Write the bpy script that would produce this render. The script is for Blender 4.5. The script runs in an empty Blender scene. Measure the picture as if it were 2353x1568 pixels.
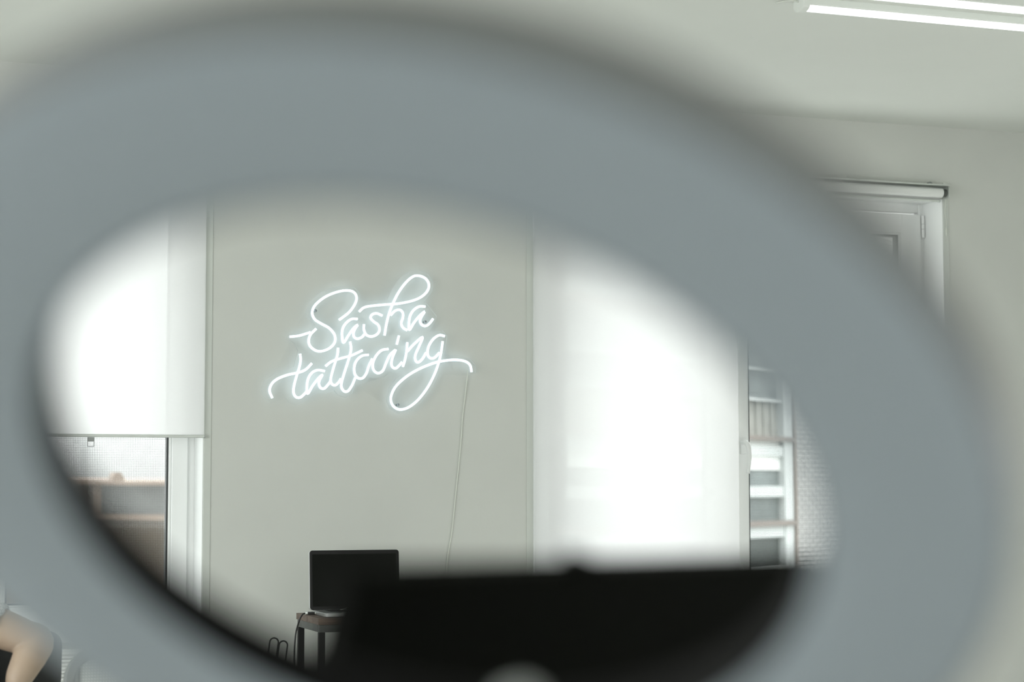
import bpy, bmesh, math, random
from mathutils import Vector, Matrix
random.seed(4)
SC = bpy.context.scene
COL = SC.collection

# ------------------------------------------------------------------ camera
cam_data = bpy.data.cameras.new('camera')
cam_data.lens = 70.0
cam_data.sensor_width = 36.0
cam_data.sensor_fit = 'HORIZONTAL'
cam_data.clip_start = 0.05
cam_data.clip_end = 300
cam_data.dof.use_dof = True
cam_data.dof.focus_distance = 8.4
cam_data.dof.aperture_fstop = 2.5
cam = bpy.data.objects.new('camera', cam_data)
cam.location = (0, 0, 1.24)
cam.rotation_euler = (math.radians(94.08), 0, math.radians(-20.0))
COL.objects.link(cam)
SC.camera = cam

# ------------------------------------------------------------------ world: overcast sky
world = bpy.data.worlds.new('overcast_sky')
SC.world = world
world.use_nodes = True
wn, wl = world.node_tree.nodes, world.node_tree.links
wn.clear()
w_out = wn.new('ShaderNodeOutputWorld')
w_bg = wn.new('ShaderNodeBackground')
w_tc = wn.new('ShaderNodeTexCoord')
w_sep = wn.new('ShaderNodeSeparateXYZ')
w_ramp = wn.new('ShaderNodeValToRGB')
w_ramp.color_ramp.elements[0].position = 0.48
w_ramp.color_ramp.elements[0].color = (0.40, 0.41, 0.40, 1)
w_ramp.color_ramp.elements[1].position = 1.0
w_ramp.color_ramp.elements[1].color = (8.0, 8.1, 8.2, 1)
e = w_ramp.color_ramp.elements.new(0.5)
e.color = (0.94, 0.96, 0.945, 1)
e = w_ramp.color_ramp.elements.new(0.60)
e.color = (3.9, 3.97, 4.0, 1)
w_map = wn.new('ShaderNodeMapRange')
w_map.inputs[1].default_value = -1
w_map.inputs[2].default_value = 1
wl.new(w_tc.outputs['Generated'], w_sep.inputs[0])
wl.new(w_sep.outputs['Z'], w_map.inputs[0])
wl.new(w_map.outputs[0], w_ramp.inputs[0])
wl.new(w_ramp.outputs[0], w_bg.inputs[0])
w_bg.inputs[1].default_value = 1.0
wl.new(w_bg.outputs[0], w_out.inputs[0])

# ------------------------------------------------------------------ area fill lamps added at the unseen side and rear windows
def fill_lamp(name, loc, rot, sx, sy, power, col):
    l = bpy.data.lights.new(name, 'AREA')
    l.shape = 'RECTANGLE'
    l.size, l.size_y = sx, sy
    l.energy = power
    l.color = col
    o = bpy.data.objects.new(name, l)
    o.location = loc
    o.rotation_euler = rot
    COL.objects.link(o)
    return o
fill_lamp('fill_lamp_left', (-3.75, 3.6, 1.65), (0, math.radians(-112), 0), 1.9, 4.4, 195, (0.98, 1.0, 1.0))  # tilted up, stands in for light bounced off the ground outside
fill_lamp('fill_lamp_rear', (2.2, -3.65, 1.65), (math.radians(90), 0, 0), 4.4, 1.9, 45, (1.0, 1.0, 0.97))

fill_lamp('fill_lamp_right', (8.34, 4.2, 1.0), (0, math.radians(90), 0), 1.4, 1.6, 62, (1.0, 1.0, 0.98))  # added fill, lifts the right wall towards its lower end

# ------------------------------------------------------------------ colour management
SC.view_settings.view_transform = 'Standard'
SC.view_settings.look = 'None'
SC.view_settings.gamma = 1
SC.view_settings.exposure = 0.0
SC.view_settings.use_curve_mapping = False

# ------------------------------------------------------------------ materials
def mat(name, col, rough=0.6, metal=0.0, spec=0.5, noise=0.0, nscale=8.0, bump=0.0, bscale=60.0, coat=0.0):
    m = bpy.data.materials.new(name)
    m.use_nodes = True
    nt = m.node_tree
    p = nt.nodes['Principled BSDF']
    p.inputs['Base Color'].default_value = (*col, 1)
    p.inputs['Roughness'].default_value = rough
    p.inputs['Metallic'].default_value = metal
    p.inputs['Specular IOR Level'].default_value = spec
    p.inputs['Coat Weight'].default_value = coat
    tc = nt.nodes.new('ShaderNodeTexCoord')
    if noise > 0:
        n = nt.nodes.new('ShaderNodeTexNoise')
        n.inputs['Scale'].default_value = nscale
        n.inputs['Detail'].default_value = 4
        r = nt.nodes.new('ShaderNodeValToRGB')
        r.color_ramp.elements[0].color = (*[c * (1 - noise) for c in col], 1)
        r.color_ramp.elements[1].color = (*[min(1, c * (1 + noise)) for c in col], 1)
        r.color_ramp.elements[0].position = 0.3
        r.color_ramp.elements[1].position = 0.7
        nt.links.new(tc.outputs['Object'], n.inputs['Vector'])
        nt.links.new(n.outputs['Fac'], r.inputs[0])
        nt.links.new(r.outputs[0], p.inputs['Base Color'])
    if bump > 0:
        n2 = nt.nodes.new('ShaderNodeTexNoise')
        n2.inputs['Scale'].default_value = bscale
        n2.inputs['Detail'].default_value = 3
        b = nt.nodes.new('ShaderNodeBump')
        b.inputs['Strength'].default_value = bump
        b.inputs['Distance'].default_value = 0.002
        nt.links.new(tc.outputs['Object'], n2.inputs['Vector'])
        nt.links.new(n2.outputs['Fac'], b.inputs['Height'])
        nt.links.new(b.outputs[0], p.inputs['Normal'])
    return m

def shader_mat(name):
    m = bpy.data.materials.new(name)
    m.use_nodes = True
    nt = m.node_tree
    nt.nodes.clear()
    out = nt.nodes.new('ShaderNodeOutputMaterial')
    return m, nt, out

def emit(name, col, s):
    m, nt, out = shader_mat(name)
    e = nt.nodes.new('ShaderNodeEmission')
    e.inputs[0].default_value = (*col, 1)
    e.inputs[1].default_value = s
    nt.links.new(e.outputs[0], out.inputs[0])
    return m

def glass(name, tint=(0.97, 0.985, 0.98), gloss=0.04):
    m, nt, out = shader_mat(name)
    t = nt.nodes.new('ShaderNodeBsdfTransparent')
    t.inputs[0].default_value = (*tint, 1)
    g = nt.nodes.new('ShaderNodeBsdfGlossy')
    g.inputs['Roughness'].default_value = 0.02
    lw = nt.nodes.new('ShaderNodeLayerWeight')
    lw.inputs[0].default_value = 0.5
    pw = nt.nodes.new('ShaderNodeMath'); pw.operation = 'POWER'; pw.inputs[1].default_value = 4.0
    nt.links.new(lw.outputs['Facing'], pw.inputs[0])
    ad = nt.nodes.new('ShaderNodeMath'); ad.operation = 'MULTIPLY_ADD'
    ad.inputs[1].default_value = 0.5; ad.inputs[2].default_value = gloss
    nt.links.new(pw.outputs[0], ad.inputs[0])
    lw = ad
    mx = nt.nodes.new('ShaderNodeMixShader')
    nt.links.new(lw.outputs[0], mx.inputs[0])
    nt.links.new(t.outputs[0], mx.inputs[1])
    nt.links.new(g.outputs[0], mx.inputs[2])
    nt.links.new(mx.outputs[0], out.inputs[0])
    return m

def blind_fabric():
    m, nt, out = shader_mat('blind_fabric')
    tr = nt.nodes.new('ShaderNodeBsdfTransparent')
    tr.inputs[0].default_value = (0.96, 1, 0.98, 1)
    tl = nt.nodes.new('ShaderNodeBsdfTranslucent')
    tl.inputs[0].default_value = (0.69, 0.69, 0.685, 1)
    df = nt.nodes.new('ShaderNodeBsdfDiffuse')
    df.inputs[0].default_value = (0.86, 0.865, 0.855, 1)
    tc = nt.nodes.new('ShaderNodeTexCoord')
    mp = nt.nodes.new('ShaderNodeMapping')
    mp.inputs['Scale'].default_value = (40, 40, 420)
    nz = nt.nodes.new('ShaderNodeTexNoise')
    nz.inputs['Scale'].default_value = 1.0
    nt.links.new(tc.outputs['Object'], mp.inputs[0])
    nt.links.new(mp.outputs[0], nz.inputs['Vector'])
    mr = nt.nodes.new('ShaderNodeMapRange')
    mr.inputs[3].default_value = 0.90
    mr.inputs[4].default_value = 0.94
    nt.links.new(nz.outputs['Fac'], mr.inputs[0])
    a = nt.nodes.new('ShaderNodeMixShader')
    a.inputs[0].default_value = 0.32
    nt.links.new(tl.outputs[0], a.inputs[1])
    nt.links.new(df.outputs[0], a.inputs[2])
    b = nt.nodes.new('ShaderNodeMixShader')
    nt.links.new(mr.outputs[0], b.inputs[0])
    nt.links.new(tr.outputs[0], b.inputs[1])
    nt.links.new(a.outputs[0], b.inputs[2])
    nt.links.new(b.outputs[0], out.inputs[0])
    return m

def mesh_net(name, col, cell, line, axes=('X', 'Z'), rough=0.7):
    """woven net: opaque threads, open cells"""
    m, nt, out = shader_mat(name)
    tc = nt.nodes.new('ShaderNodeTexCoord')
    sp = nt.nodes.new('ShaderNodeSeparateXYZ')
    nt.links.new(tc.outputs['Object'], sp.inputs[0])
    facs = []
    for ax in axes:
        q = nt.nodes.new('ShaderNodeMath'); q.operation = 'DIVIDE'; q.inputs[1].default_value = cell
        nt.links.new(sp.outputs[ax], q.inputs[0])
        fr = nt.nodes.new('ShaderNodeMath'); fr.operation = 'FRACT'
        nt.links.new(q.outputs[0], fr.inputs[0])
        lt = nt.nodes.new('ShaderNodeMath'); lt.operation = 'LESS_THAN'; lt.inputs[1].default_value = line
        nt.links.new(fr.outputs[0], lt.inputs[0])
        facs.append(lt)
    mx = nt.nodes.new('ShaderNodeMath'); mx.operation = 'MAXIMUM'
    nt.links.new(facs[0].outputs[0], mx.inputs[0])
    nt.links.new(facs[1].outputs[0], mx.inputs[1])
    tr = nt.nodes.new('ShaderNodeBsdfTransparent')
    df = nt.nodes.new('ShaderNodeBsdfDiffuse')
    df.inputs[0].default_value = (*col, 1)
    ms = nt.nodes.new('ShaderNodeMixShader')
    nt.links.new(mx.outputs[0], ms.inputs[0])
    nt.links.new(tr.outputs[0], ms.inputs[1])
    nt.links.new(df.outputs[0], ms.inputs[2])
    nt.links.new(ms.outputs[0], out.inputs[0])
    return m

def bricks(name):
    m = mat(name, (0.8, 0.8, 0.77), 0.8)
    nt = m.node_tree
    p = nt.nodes['Principled BSDF']
    tc = nt.nodes.new('ShaderNodeTexCoord')
    sp = nt.nodes.new('ShaderNodeSeparateXYZ')
    cb = nt.nodes.new('ShaderNodeCombineXYZ')
    br = nt.nodes.new('ShaderNodeTexBrick')
    br.inputs['Color1'].default_value = (0.41, 0.405, 0.385, 1)
    br.inputs['Color2'].default_value = (0.36, 0.355, 0.34, 1)
    br.inputs['Mortar'].default_value = (0.06, 0.06, 0.058, 1)
    br.inputs['Scale'].default_value = 1.0
    br.inputs['Mortar Size'].default_value = 0.009
    br.inputs['Brick Width'].default_value = 0.27
    br.inputs['Row Height'].default_value = 0.0745
    nt.links.new(tc.outputs['Object'], sp.inputs[0])
    nt.links.new(sp.outputs['X'], cb.inputs['X'])
    nt.links.new(sp.outputs['Z'], cb.inputs['Y'])
    nt.links.new(cb.outputs[0], br.inputs['Vector'])
    nt.links.new(br.outputs['Color'], p.inputs['Base Color'])
    return m

def wood(name, c1, c2, scale=6):
    m = mat(name, c1, 0.55)
    nt = m.node_tree
    p = nt.nodes['Principled BSDF']
    tc = nt.nodes.new('ShaderNodeTexCoord')
    mp = nt.nodes.new('ShaderNodeMapping')
    mp.inputs['Scale'].default_value = (2, 14, 14)
    nz = nt.nodes.new('ShaderNodeTexNoise')
    nz.inputs['Scale'].default_value = scale
    nz.inputs['Detail'].default_value = 6
    r = nt.nodes.new('ShaderNodeValToRGB')
    r.color_ramp.elements[0].color = (*c1, 1)
    r.color_ramp.elements[1].color = (*c2, 1)
    r.color_ramp.elements[0].position = 0.35
    r.color_ramp.elements[1].position = 0.65
    nt.links.new(tc.outputs['Object'], mp.inputs[0])
    nt.links.new(mp.outputs[0], nz.inputs['Vector'])
    nt.links.new(nz.outputs['Fac'], r.inputs[0])
    nt.links.new(r.outputs[0], p.inputs['Base Color'])
    return m

M = {
    'wall': mat('wall_paint', (0.635, 0.652, 0.615), 0.75, spec=0.25, noise=0.015, nscale=3, bump=0.12, bscale=90),
    'ceiling': mat('ceiling_paint', (0.775, 0.80, 0.755), 0.85, spec=0.2, noise=0.01, nscale=2),
    'floor': mat('floor_concrete', (0.70, 0.70, 0.67), 0.5, noise=0.08, nscale=3),
    'trim': mat('corner_trim', (0.61, 0.64, 0.60), 0.6),
    'pvc': mat('white_window_plastic', (0.88, 0.90, 0.89), 0.35),
    'gasket': mat('dark_window_gasket', (0.05, 0.055, 0.055), 0.6),
    'pane': glass('window_glass'),
    'blind': blind_fabric(),
    'alu': mat('satin_aluminium', (0.62, 0.65, 0.62), 0.35, metal=0.6),
    'greyplastic': mat('grey_plastic', (0.34, 0.36, 0.35), 0.45),
    'darkbracket': mat('dark_blind_bracket', (0.10, 0.11, 0.10), 0.5),
    'net': mesh_net('insect_screen', (0.34, 0.36, 0.35), 0.0075, 0.13),
    'chairmesh': mesh_net('chair_back_mesh', (0.50, 0.53, 0.51), 0.009, 0.55),
    'neon': emit('lit_neon_flex', (0.72, 0.89, 1.0), 2.4),
    'acrylic': glass('clear_acrylic', (1.0, 1.0, 1.0), 0.025),
    'acrylic_edge': mat('acrylic_cut_edge', (0.62, 0.68, 0.66), 0.3),
    'screw': mat('steel_screw', (0.30, 0.32, 0.32), 0.35, metal=0.8),
    'white_cable': mat('white_cable_jacket', (0.74, 0.77, 0.70), 0.5),
    'lamp_on': emit('lit_lamp_diffuser', (0.95, 1.0, 0.97), 4.2),
    'lamp_body': mat('white_lamp_body', (0.78, 0.81, 0.77), 0.45),
    'ring_front': mat('ring_milky_diffuser', (0.325, 0.372, 0.405), 0.6, spec=0.2),
    'ring_body': mat('ring_grey_housing', (0.16, 0.166, 0.164), 0.5, bump=0.1, bscale=200),
    'black': mat('matte_black_plastic', (0.004, 0.0045, 0.0035), 0.6, spec=0.02, bump=0.05, bscale=300),
    'blackmetal': mat('black_powder_steel', (0.010, 0.010, 0.010), 0.5, spec=0.2, noise=0.1, nscale=20),
    'steel_grey': mat('worn_grey_steel', (0.10, 0.105, 0.10), 0.4, metal=0.5, noise=0.25, nscale=14),
    'chrome': mat('bright_steel', (0.72, 0.74, 0.73), 0.2, metal=1.0),
    'silver': mat('laptop_silver', (0.66, 0.68, 0.67), 0.32, metal=0.85),
    'screen': mat('laptop_dark_screen', (0.008, 0.009, 0.0075), 0.3, spec=0.05),
    'bezel': mat('laptop_black_bezel', (0.006, 0.006, 0.006), 0.3, spec=0.3),
    'keys': mat('laptop_black_keys', (0.02, 0.02, 0.02), 0.6),
    'wood': wood('brown_plank_wood', (0.085, 0.058, 0.042), (0.15, 0.105, 0.078)),
    'deskwood': wood('dark_desk_wood', (0.10, 0.07, 0.05), (0.17, 0.12, 0.08)),
    'cord': mat('black_cord', (0.016, 0.016, 0.016), 0.3),
    'radiator': mat('white_enamel', (0.78, 0.80, 0.77), 0.3),
    'skin': mat('skin', (0.40, 0.305, 0.225), 0.5, noise=0.06, nscale=12),
    'lips': mat('lips', (0.38, 0.20, 0.165), 0.45),
    'shirt': mat('white_cotton', (0.80, 0.82, 0.80), 0.85, bump=0.3, bscale=40),
    'lace': mat('grey_white_lace', (0.55, 0.57, 0.57), 0.9, noise=0.4, nscale=160, bump=0.6, bscale=220),
    'trousers': mat('black_trousers', (0.02, 0.02, 0.022), 0.8, bump=0.2, bscale=60),
    'hair': mat('dark_brown_hair', (0.035, 0.022, 0.014), 0.5, bump=0.5, bscale=150),
    'eye': mat('eye_white', (0.7, 0.7, 0.68), 0.2),
    'chairblack': mat('black_chair_fabric', (0.022, 0.024, 0.024), 0.7, bump=0.2, bscale=120),
    'chairgrey': mat('grey_chair_plastic', (0.20, 0.215, 0.21), 0.45),
    'brick': bricks('white_painted_brick'),
    'ext_white': mat('white_balcony_frame', (0.43, 0.455, 0.445), 0.5),
    'ext_pane': mat('grey_balcony_glass', (0.13, 0.15, 0.148), 0.3, noise=0.3, nscale=2.2),
    'ext_dark': mat('dark_balcony_glass', (0.04, 0.048, 0.046), 0.3, noise=0.4, nscale=1.5),
    'ring_rim': mat('ring_black_inner_rim', (0.005, 0.005, 0.005), 0.6, spec=0.08),
    'ext_panel': mat('beige_ribbed_panel', (0.25, 0.25, 0.225), 0.7, noise=0.15, nscale=4),
    'ext_pipe': mat('brown_drainpipe', (0.21, 0.175, 0.15), 0.6),
    'ext_ledge': mat('brown_ledge', (0.16, 0.135, 0.12), 0.7),
    'ext_grey': mat('grey_metal_sheet', (0.075, 0.08, 0.077), 0.6, noise=0.25, nscale=0.9),
    'ext_brown': mat('brown_render', (0.092, 0.068, 0.047), 0.8, noise=0.35, nscale=0.8),
    'ext_roof': mat('brown_roof_edge', (0.17, 0.12, 0.085), 0.7),
    'ext_ground': mat('pale_paving', (0.46, 0.46, 0.44), 0.9, noise=0.2, nscale=0.4),  # pale paving, lightened to bounce light up to the ceiling
}

# ------------------------------------------------------------------ mesh helpers
class MB:
    """collects shapes in world coordinates; build() links them as ONE mesh object"""
    def __init__(self):
        self.bm = bmesh.new()
        self.mi = 0
    def _new(self, faces):
        for f in faces:
            f.material_index = self.mi
    def box(self, x0, x1, y0, y1, z0, z1, mtx=None):
        v = [self.bm.verts.new(p) for p in ((x0,y0,z0),(x1,y0,z0),(x1,y1,z0),(x0,y1,z0),(x0,y0,z1),(x1,y0,z1),(x1,y1,z1),(x0,y1,z1))]
        if mtx is not None:
            for q in v: q.co = mtx @ q.co
        fs = [self.bm.faces.new([v[i] for i in f]) for f in ((3,2,1,0),(4,5,6,7),(0,1,5,4),(1,2,6,5),(2,3,7,6),(3,0,4,7))]
        self._new(fs)
        return self
    def prism(self, pts, axis, a, b, mtx=None):
        """closed outline pts (u,v) extruded along axis from a to b"""
        def mk(u, v, w):
            p = {'x': (w,u,v), 'y': (u,w,v), 'z': (u,v,w)}[axis]
            p = Vector(p)
            return mtx @ p if mtx is not None else p
        lo = [self.bm.verts.new(mk(u, v, a)) for u, v in pts]
        hi = [self.bm.verts.new(mk(u, v, b)) for u, v in pts]
        n = len(pts)
        fs = [self.bm.faces.new(lo), self.bm.faces.new(hi[::-1])]
        for i in range(n):
            fs.append(self.bm.faces.new([lo[i], hi[i], hi[(i+1) % n], lo[(i+1) % n]]))
        self._new(fs)
        return self
    def tube(self, pts, r, seg=10, caps=True, closed=False):
        pts = [Vector(p) for p in pts]
        n = len(pts)
        rs = r if isinstance(r, (list, tuple)) else [r] * n
        rings = []
        up = None
        for i, p in enumerate(pts):
            if closed: t = (pts[(i+1) % n] - pts[i-1])
            else: t = (pts[min(i+1, n-1)] - pts[max(i-1, 0)])
            if t.length < 1e-9: t = Vector((0,0,1))
            t.normalize()
            if up is None:
                up = Vector((0,0,1)) if abs(t.z) < 0.9 else Vector((0,1,0))
            s = t.cross(up)
            if s.length < 1e-6: s = t.orthogonal()
            s.normalize()
            up = s.cross(t).normalized()
            rings.append([self.bm.verts.new(p + (s*math.cos(2*math.pi*k/seg) + up*math.sin(2*math.pi*k/seg))*rs[i]) for k in range(seg)])
        fs = []
        m = n if closed else n-1
        for i in range(m):
            A, B = rings[i], rings[(i+1) % n]
            for k in range(seg):
                fs.append(self.bm.faces.new([A[k], A[(k+1) % seg], B[(k+1) % seg], B[k]]))
        if caps and not closed:
            fs.append(self.bm.faces.new(rings[0][::-1])); fs.append(self.bm.faces.new(rings[-1]))
        self._new(fs)
        return self
    def lathe(self, prof, origin=(0,0,0), axis=(0,0,1), seg=48, closed=False):
        """profile of (radius, height) turned about axis through origin"""
        o = Vector(origin); ax = Vector(axis).normalized()
        a = ax.orthogonal().normalized(); b = ax.cross(a)
        rings = []
        for (r, h) in prof:
            if r < 1e-6:
                rings.append([self.bm.verts.new(o + ax*h)])
            else:
                rings.append([self.bm.verts.new(o + ax*h + (a*math.cos(2*math.pi*k/seg) + b*math.sin(2*math.pi*k/seg))*r) for k in range(seg)])
        fs = []
        n = len(rings)
        for i in range(n if closed else n-1):
            A, B = rings[i], rings[(i+1) % n]
            for k in range(seg):
                k2 = (k+1) % seg
                q = [A[0] if len(A) == 1 else A[k], A[0] if len(A) == 1 else A[k2], B[0] if len(B) == 1 else B[k2], B[0] if len(B) == 1 else B[k]]
                u = []
                for v in q:
                    if v not in u: u.append(v)
                if len(u) > 2: fs.append(self.bm.faces.new(u))
        self._new(fs)
        return self
    def build(self, name, m, parent=None, smooth=False, bevel=0.0, bseg=2, origin=None):
        org = Vector(origin) if origin is not None else world_of(parent)
        bmesh.ops.recalc_face_normals(self.bm, faces=self.bm.faces)
        for v in self.bm.verts: v.co -= org
        me = bpy.data.meshes.new(name)
        self.bm.to_mesh(me); self.bm.free()
        for mm in (m if isinstance(m, (list, tuple)) else [m]): me.materials.append(mm)
        o = bpy.data.objects.new(name, me)
        COL.objects.link(o)
        if parent is not None:
            o.parent = parent
            o.location = org - world_of(parent)
        else:
            o.location = org
        WORLD[o.name] = org
        if smooth:
            for p in me.polygons: p.use_smooth = True
        if bevel > 0:
            md = o.modifiers.new('bevel', 'BEVEL')
            md.width = bevel; md.segments = bseg; md.limit_method = 'ANGLE'; md.angle_limit = math.radians(40)
        return o
WORLD = {}
def world_of(o):
    return WORLD[o.name].copy() if o is not None else Vector((0,0,0))
def tag(o, label=None, cat=None, group=None, kind=None):
    if label: o['label'] = label
    if cat: o['category'] = cat
    if group: o['group'] = group
    if kind: o['kind'] = kind
    return o
def thing(name, loc, label, cat, group=None):
    o = bpy.data.objects.new(name, None)
    o.empty_display_size = 0.1
    o.location = loc
    COL.objects.link(o)
    WORLD[o.name] = Vector(loc)
    return tag(o, label, cat, group)
def struct(o):
    o['kind'] = 'structure'
    return o
def empty_struct(name, loc):
    o = bpy.data.objects.new(name, None)
    o.location = loc
    COL.objects.link(o)
    WORLD[o.name] = Vector(loc)
    o['kind'] = 'structure'
    return o
def smooth_path(pts, n=6):
    """Catmull-Rom through the points"""
    P = [Vector(p) for p in pts]
    P = [P[0]*2 - P[1]] + P + [P[-1]*2 - P[-2]]
    out = []
    for i in range(1, len(P)-2):
        a, b, c, d = P[i-1], P[i], P[i+1], P[i+2]
        for k in range(n):
            t = k/n
            out.append(0.5*((2*b) + (c-a)*t + (2*a-5*b+4*c-d)*t*t + (3*b-a-3*c+d)*t**3))
    out.append(P[-2])
    return out
def rrect(x0, x1, y0, y1, r, n=6):
    pts = []
    for cx, cy, a0 in ((x1-r,y1-r,0),(x0+r,y1-r,90),(x0+r,y0+r,180),(x1-r,y0+r,270)):
        for k in range(n+1):
            a = math.radians(a0 + 90*k/n)
            pts.append((cx + r*math.cos(a), cy + r*math.sin(a)))
    return pts

# ================================================================== ROOM SHELL
XL, XR, YF, YB, ZC, TH = -3.6, 8.0, -3.5, 8.6, 3.03, 0.36
W1 = (0.775, 1.703, 0.60, 2.665)
W2 = (3.233, 5.435, 0.60, 2.665)
b = MB()
b.box(XL-TH, W1[0], YB, YB+TH, 0, ZC)
b.box(W1[1], W2[0], YB, YB+TH, 0, ZC)
b.box(W2[1], XR+TH, YB, YB+TH, 0, ZC)
for w in (W1, W2):
    b.box(w[0], w[1], YB, YB+TH, 0, w[2])
    b.box(w[0], w[1], YB, YB+TH, w[3], ZC)
struct(b.build('wall_back', M['wall']))
W3 = (1.4, 5.8, 0.7, 2.6)
b = MB()
b.box(XL-0.3, XL, YF-0.3, W3[0], 0, ZC); b.box(XL-0.3, XL, W3[1], YB, 0, ZC)
b.box(XL-0.3, XL, W3[0], W3[1], 0, W3[2]); b.box(XL-0.3, XL, W3[0], W3[1], W3[3], ZC)
struct(b.build('wall_left', M['wall']))
W4 = (0.0, 4.4, 0.7, 2.6)
b = MB()
b.box(XL, W4[0], YF-0.3, YF, 0, ZC); b.box(W4[1], XR, YF-0.3, YF, 0, ZC)
b.box(W4[0], W4[1], YF-0.3, YF, 0, W4[2]); b.box(W4[0], W4[1], YF-0.3, YF, W4[3], ZC)
struct(b.build('wall_front', M['wall']))
W5 = (3.4, 5.0, 0.3, 1.7)
b = MB()
b.box(XR, XR+0.3, YF-0.3, W5[0], 0, ZC); b.box(XR, XR+0.3, W5[1], YB, 0, ZC)
b.box(XR, XR+0.3, W5[0], W5[1], 0, W5[2]); b.box(XR, XR+0.3, W5[0], W5[1], W5[3], ZC)
struct(b.build('wall_right', M['wall']))
struct(MB().box(XL-0.4, XR+0.4, YF-0.4, YB+TH+0.1, ZC, ZC+0.25).build('ceiling', M['ceiling']))
struct(MB().box(XL-0.4, XR+0.4, YF-0.4, YB+TH+0.1, -0.25, 0).build('floor', M['floor']))
for nm, x0, x1 in (('trim_1', 1.7035, 1.736), ('trim_2', 3.200, 3.2325), ('trim_3', 5.4355, 5.468)):
    struct(MB().box(x0, x1, YB-0.004, YB, 0.5, 2.75).build(nm, M['trim'], bevel=0.002))
bb = MB()
bb.box(XL, XR, YB-0.014, YB, 0, 0.08)
struct(bb.build('baseboard_back', M['pvc'], bevel=0.004))

FY = YB + 0.183          # room side of the window frames
def bars4(x0, x1, y0, y1, z0, z1, wl, wr, wb, wt, m):
    m.box(x0, x0+wl, y0, y1, z0, z1); m.box(x1-wr, x1, y0, y1, z0, z1)
    m.box(x0+wl, x1-wr, y0, y1, z0, z0+wb); m.box(x0+wl, x1-wr, y0, y1, z1-wt, z1)
    return m
def handle_at(x, z, parent):
    h = MB().box(x-0.016, x+0.016, FY-0.022, FY-0.012, z-0.055, z+0.025).build('handle', M['pvc'], parent, bevel=0.003)
    m = MB()
    m.tube(smooth_path([(x-0.006, FY-0.02, z), (x-0.006, FY-0.045, z+0.002), (x+0.004, FY-0.058, z-0.012), (x+0.010, FY-0.060, z-0.05), (x+0.010, FY-0.058, z-0.10), (x+0.004, FY-0.055, z-0.150)], 5),
           [0.011]*6+[0.0125]*6+[0.011]*7+[0.009]*7, seg=12)
    m.build('lever', M['pvc'], h, smooth=True)
    return h
def sash(x0, x1, z0, z1, sl, sr, sb, st, parent, net=False):
    y0, y1 = FY-0.012, FY+0.05
    s = bars4(x0, x1, y0, y1, z0, z1, sl, sr, sb, st, MB()).build('sash', M['pvc'], parent, bevel=0.003)
    gx0, gx1, gz0, gz1 = x0+sl, x1-sr, z0+sb, z1-st
    bars4(gx0, gx1, y0+0.012, y1, gz0, gz1, 0.012, 0.012, 0.012, 0.012, MB()).build('glazing_bead', M['pvc'], s, bevel=0.003)
    bars4(gx0+0.012, gx1-0.012, y0+0.02, y1-0.002, gz0+0.012, gz1-0.012, 0.008, 0.008, 0.008, 0.008, MB()).build('gasket', M['gasket'], s)
    MB().box(gx0+0.018, gx1-0.018, y0+0.026, y0+0.032, gz0+0.018, gz1-0.018).build('pane', M['pane'], s)
    if net:
        n = MB()
        v = [n.bm.verts.new(p) for p in ((gx0, y1+0.02, gz0), (gx1, y1+0.02, gz0), (gx1, y1+0.02, gz1), (gx0, y1+0.02, gz1))]
        n.bm.faces.new(v)
        n.build('insect_screen', M['net'], s)
    return s
def hinge(x, z0, z1, s):
    h = MB()
    zm = (z0+z1)/2
    for a, bq in ((z0, z0+0.042), (z0+0.044, z1-0.044), (z1-0.042, z1)):
        h.tube([(x, FY-0.018, a), (x, FY-0.018, bq)], 0.0085, seg=14)
    h.build('hinge', M['pvc'], s, smooth=False)

# window_1: the single casement left of the sign
r = empty_struct('window_1', (1.24, FY, W1[2]))
bars4(W1[0], W1[1], FY, FY+0.075, W1[2], W1[3], 0.055, 0.055, 0.05, 0.05, MB()).build('frame', M['pvc'], r, bevel=0.004)
s = sash(W1[0]+0.035, W1[1]-0.035, W1[2]+0.035, W1[3]-0.035, 0.07, 0.07, 0.07, 0.07, r, net=True)
MB().box(W1[0]-0.03, W1[1]+0.03, YB-0.035, FY, W1[2]-0.03, W1[2]+0.002).build('sill', M['pvc'], r, bevel=0.005)
# window_2: the two-leaf window right of the sign
r = empty_struct('window_2', (4.33, FY, W2[2]))
m = bars4(W2[0], W2[1], FY, FY+0.075, W2[2], W2[3], 0.06, 0.03, 0.05, 0.05, MB())
m.box(4.29, 4.375, FY, FY+0.075, W2[2]+0.05, W2[3]-0.05)
m.build('frame', M['pvc'], r, bevel=0.004)
s = sash(3.275, 4.345, W2[2]+0.035, W2[3]-0.060, 0.096, 0.126, 0.075, 0.10, r, net=True)
handle_at(4.272, 1.432, s)
s = sash(4.352, 5.412, W2[2]+0.035, W2[3]-0.060, 0.068, 0.112, 0.075, 0.095, r, net=True)
handle_at(4.394, 1.436, s)
hinge(5.421, 2.488, 2.600, s); hinge(5.421, 0.75, 0.862, s)
MB().box(W2[0]-0.03, W2[1]+0.03, YB-0.035, FY, W2[2]-0.03, W2[2]+0.002).build('sill', M['pvc'], r, bevel=0.005)
for nm, w in (('window_1', W1), ('window_2', W2)):
    m = MB()
    m.box(w[0], w[0]+0.003, YB+0.0005, FY, w[2], w[3]); m.box(w[1]-0.003, w[1], YB+0.0005, FY, w[2], w[3])
    m.box(w[0]+0.003, w[1]-0.003, YB+0.0005, FY, w[3]-0.003, w[3])
    m.build('brightening_lining', M['pvc'], bpy.data.objects[nm])  # white lining added so the window jambs come out brighter
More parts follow.
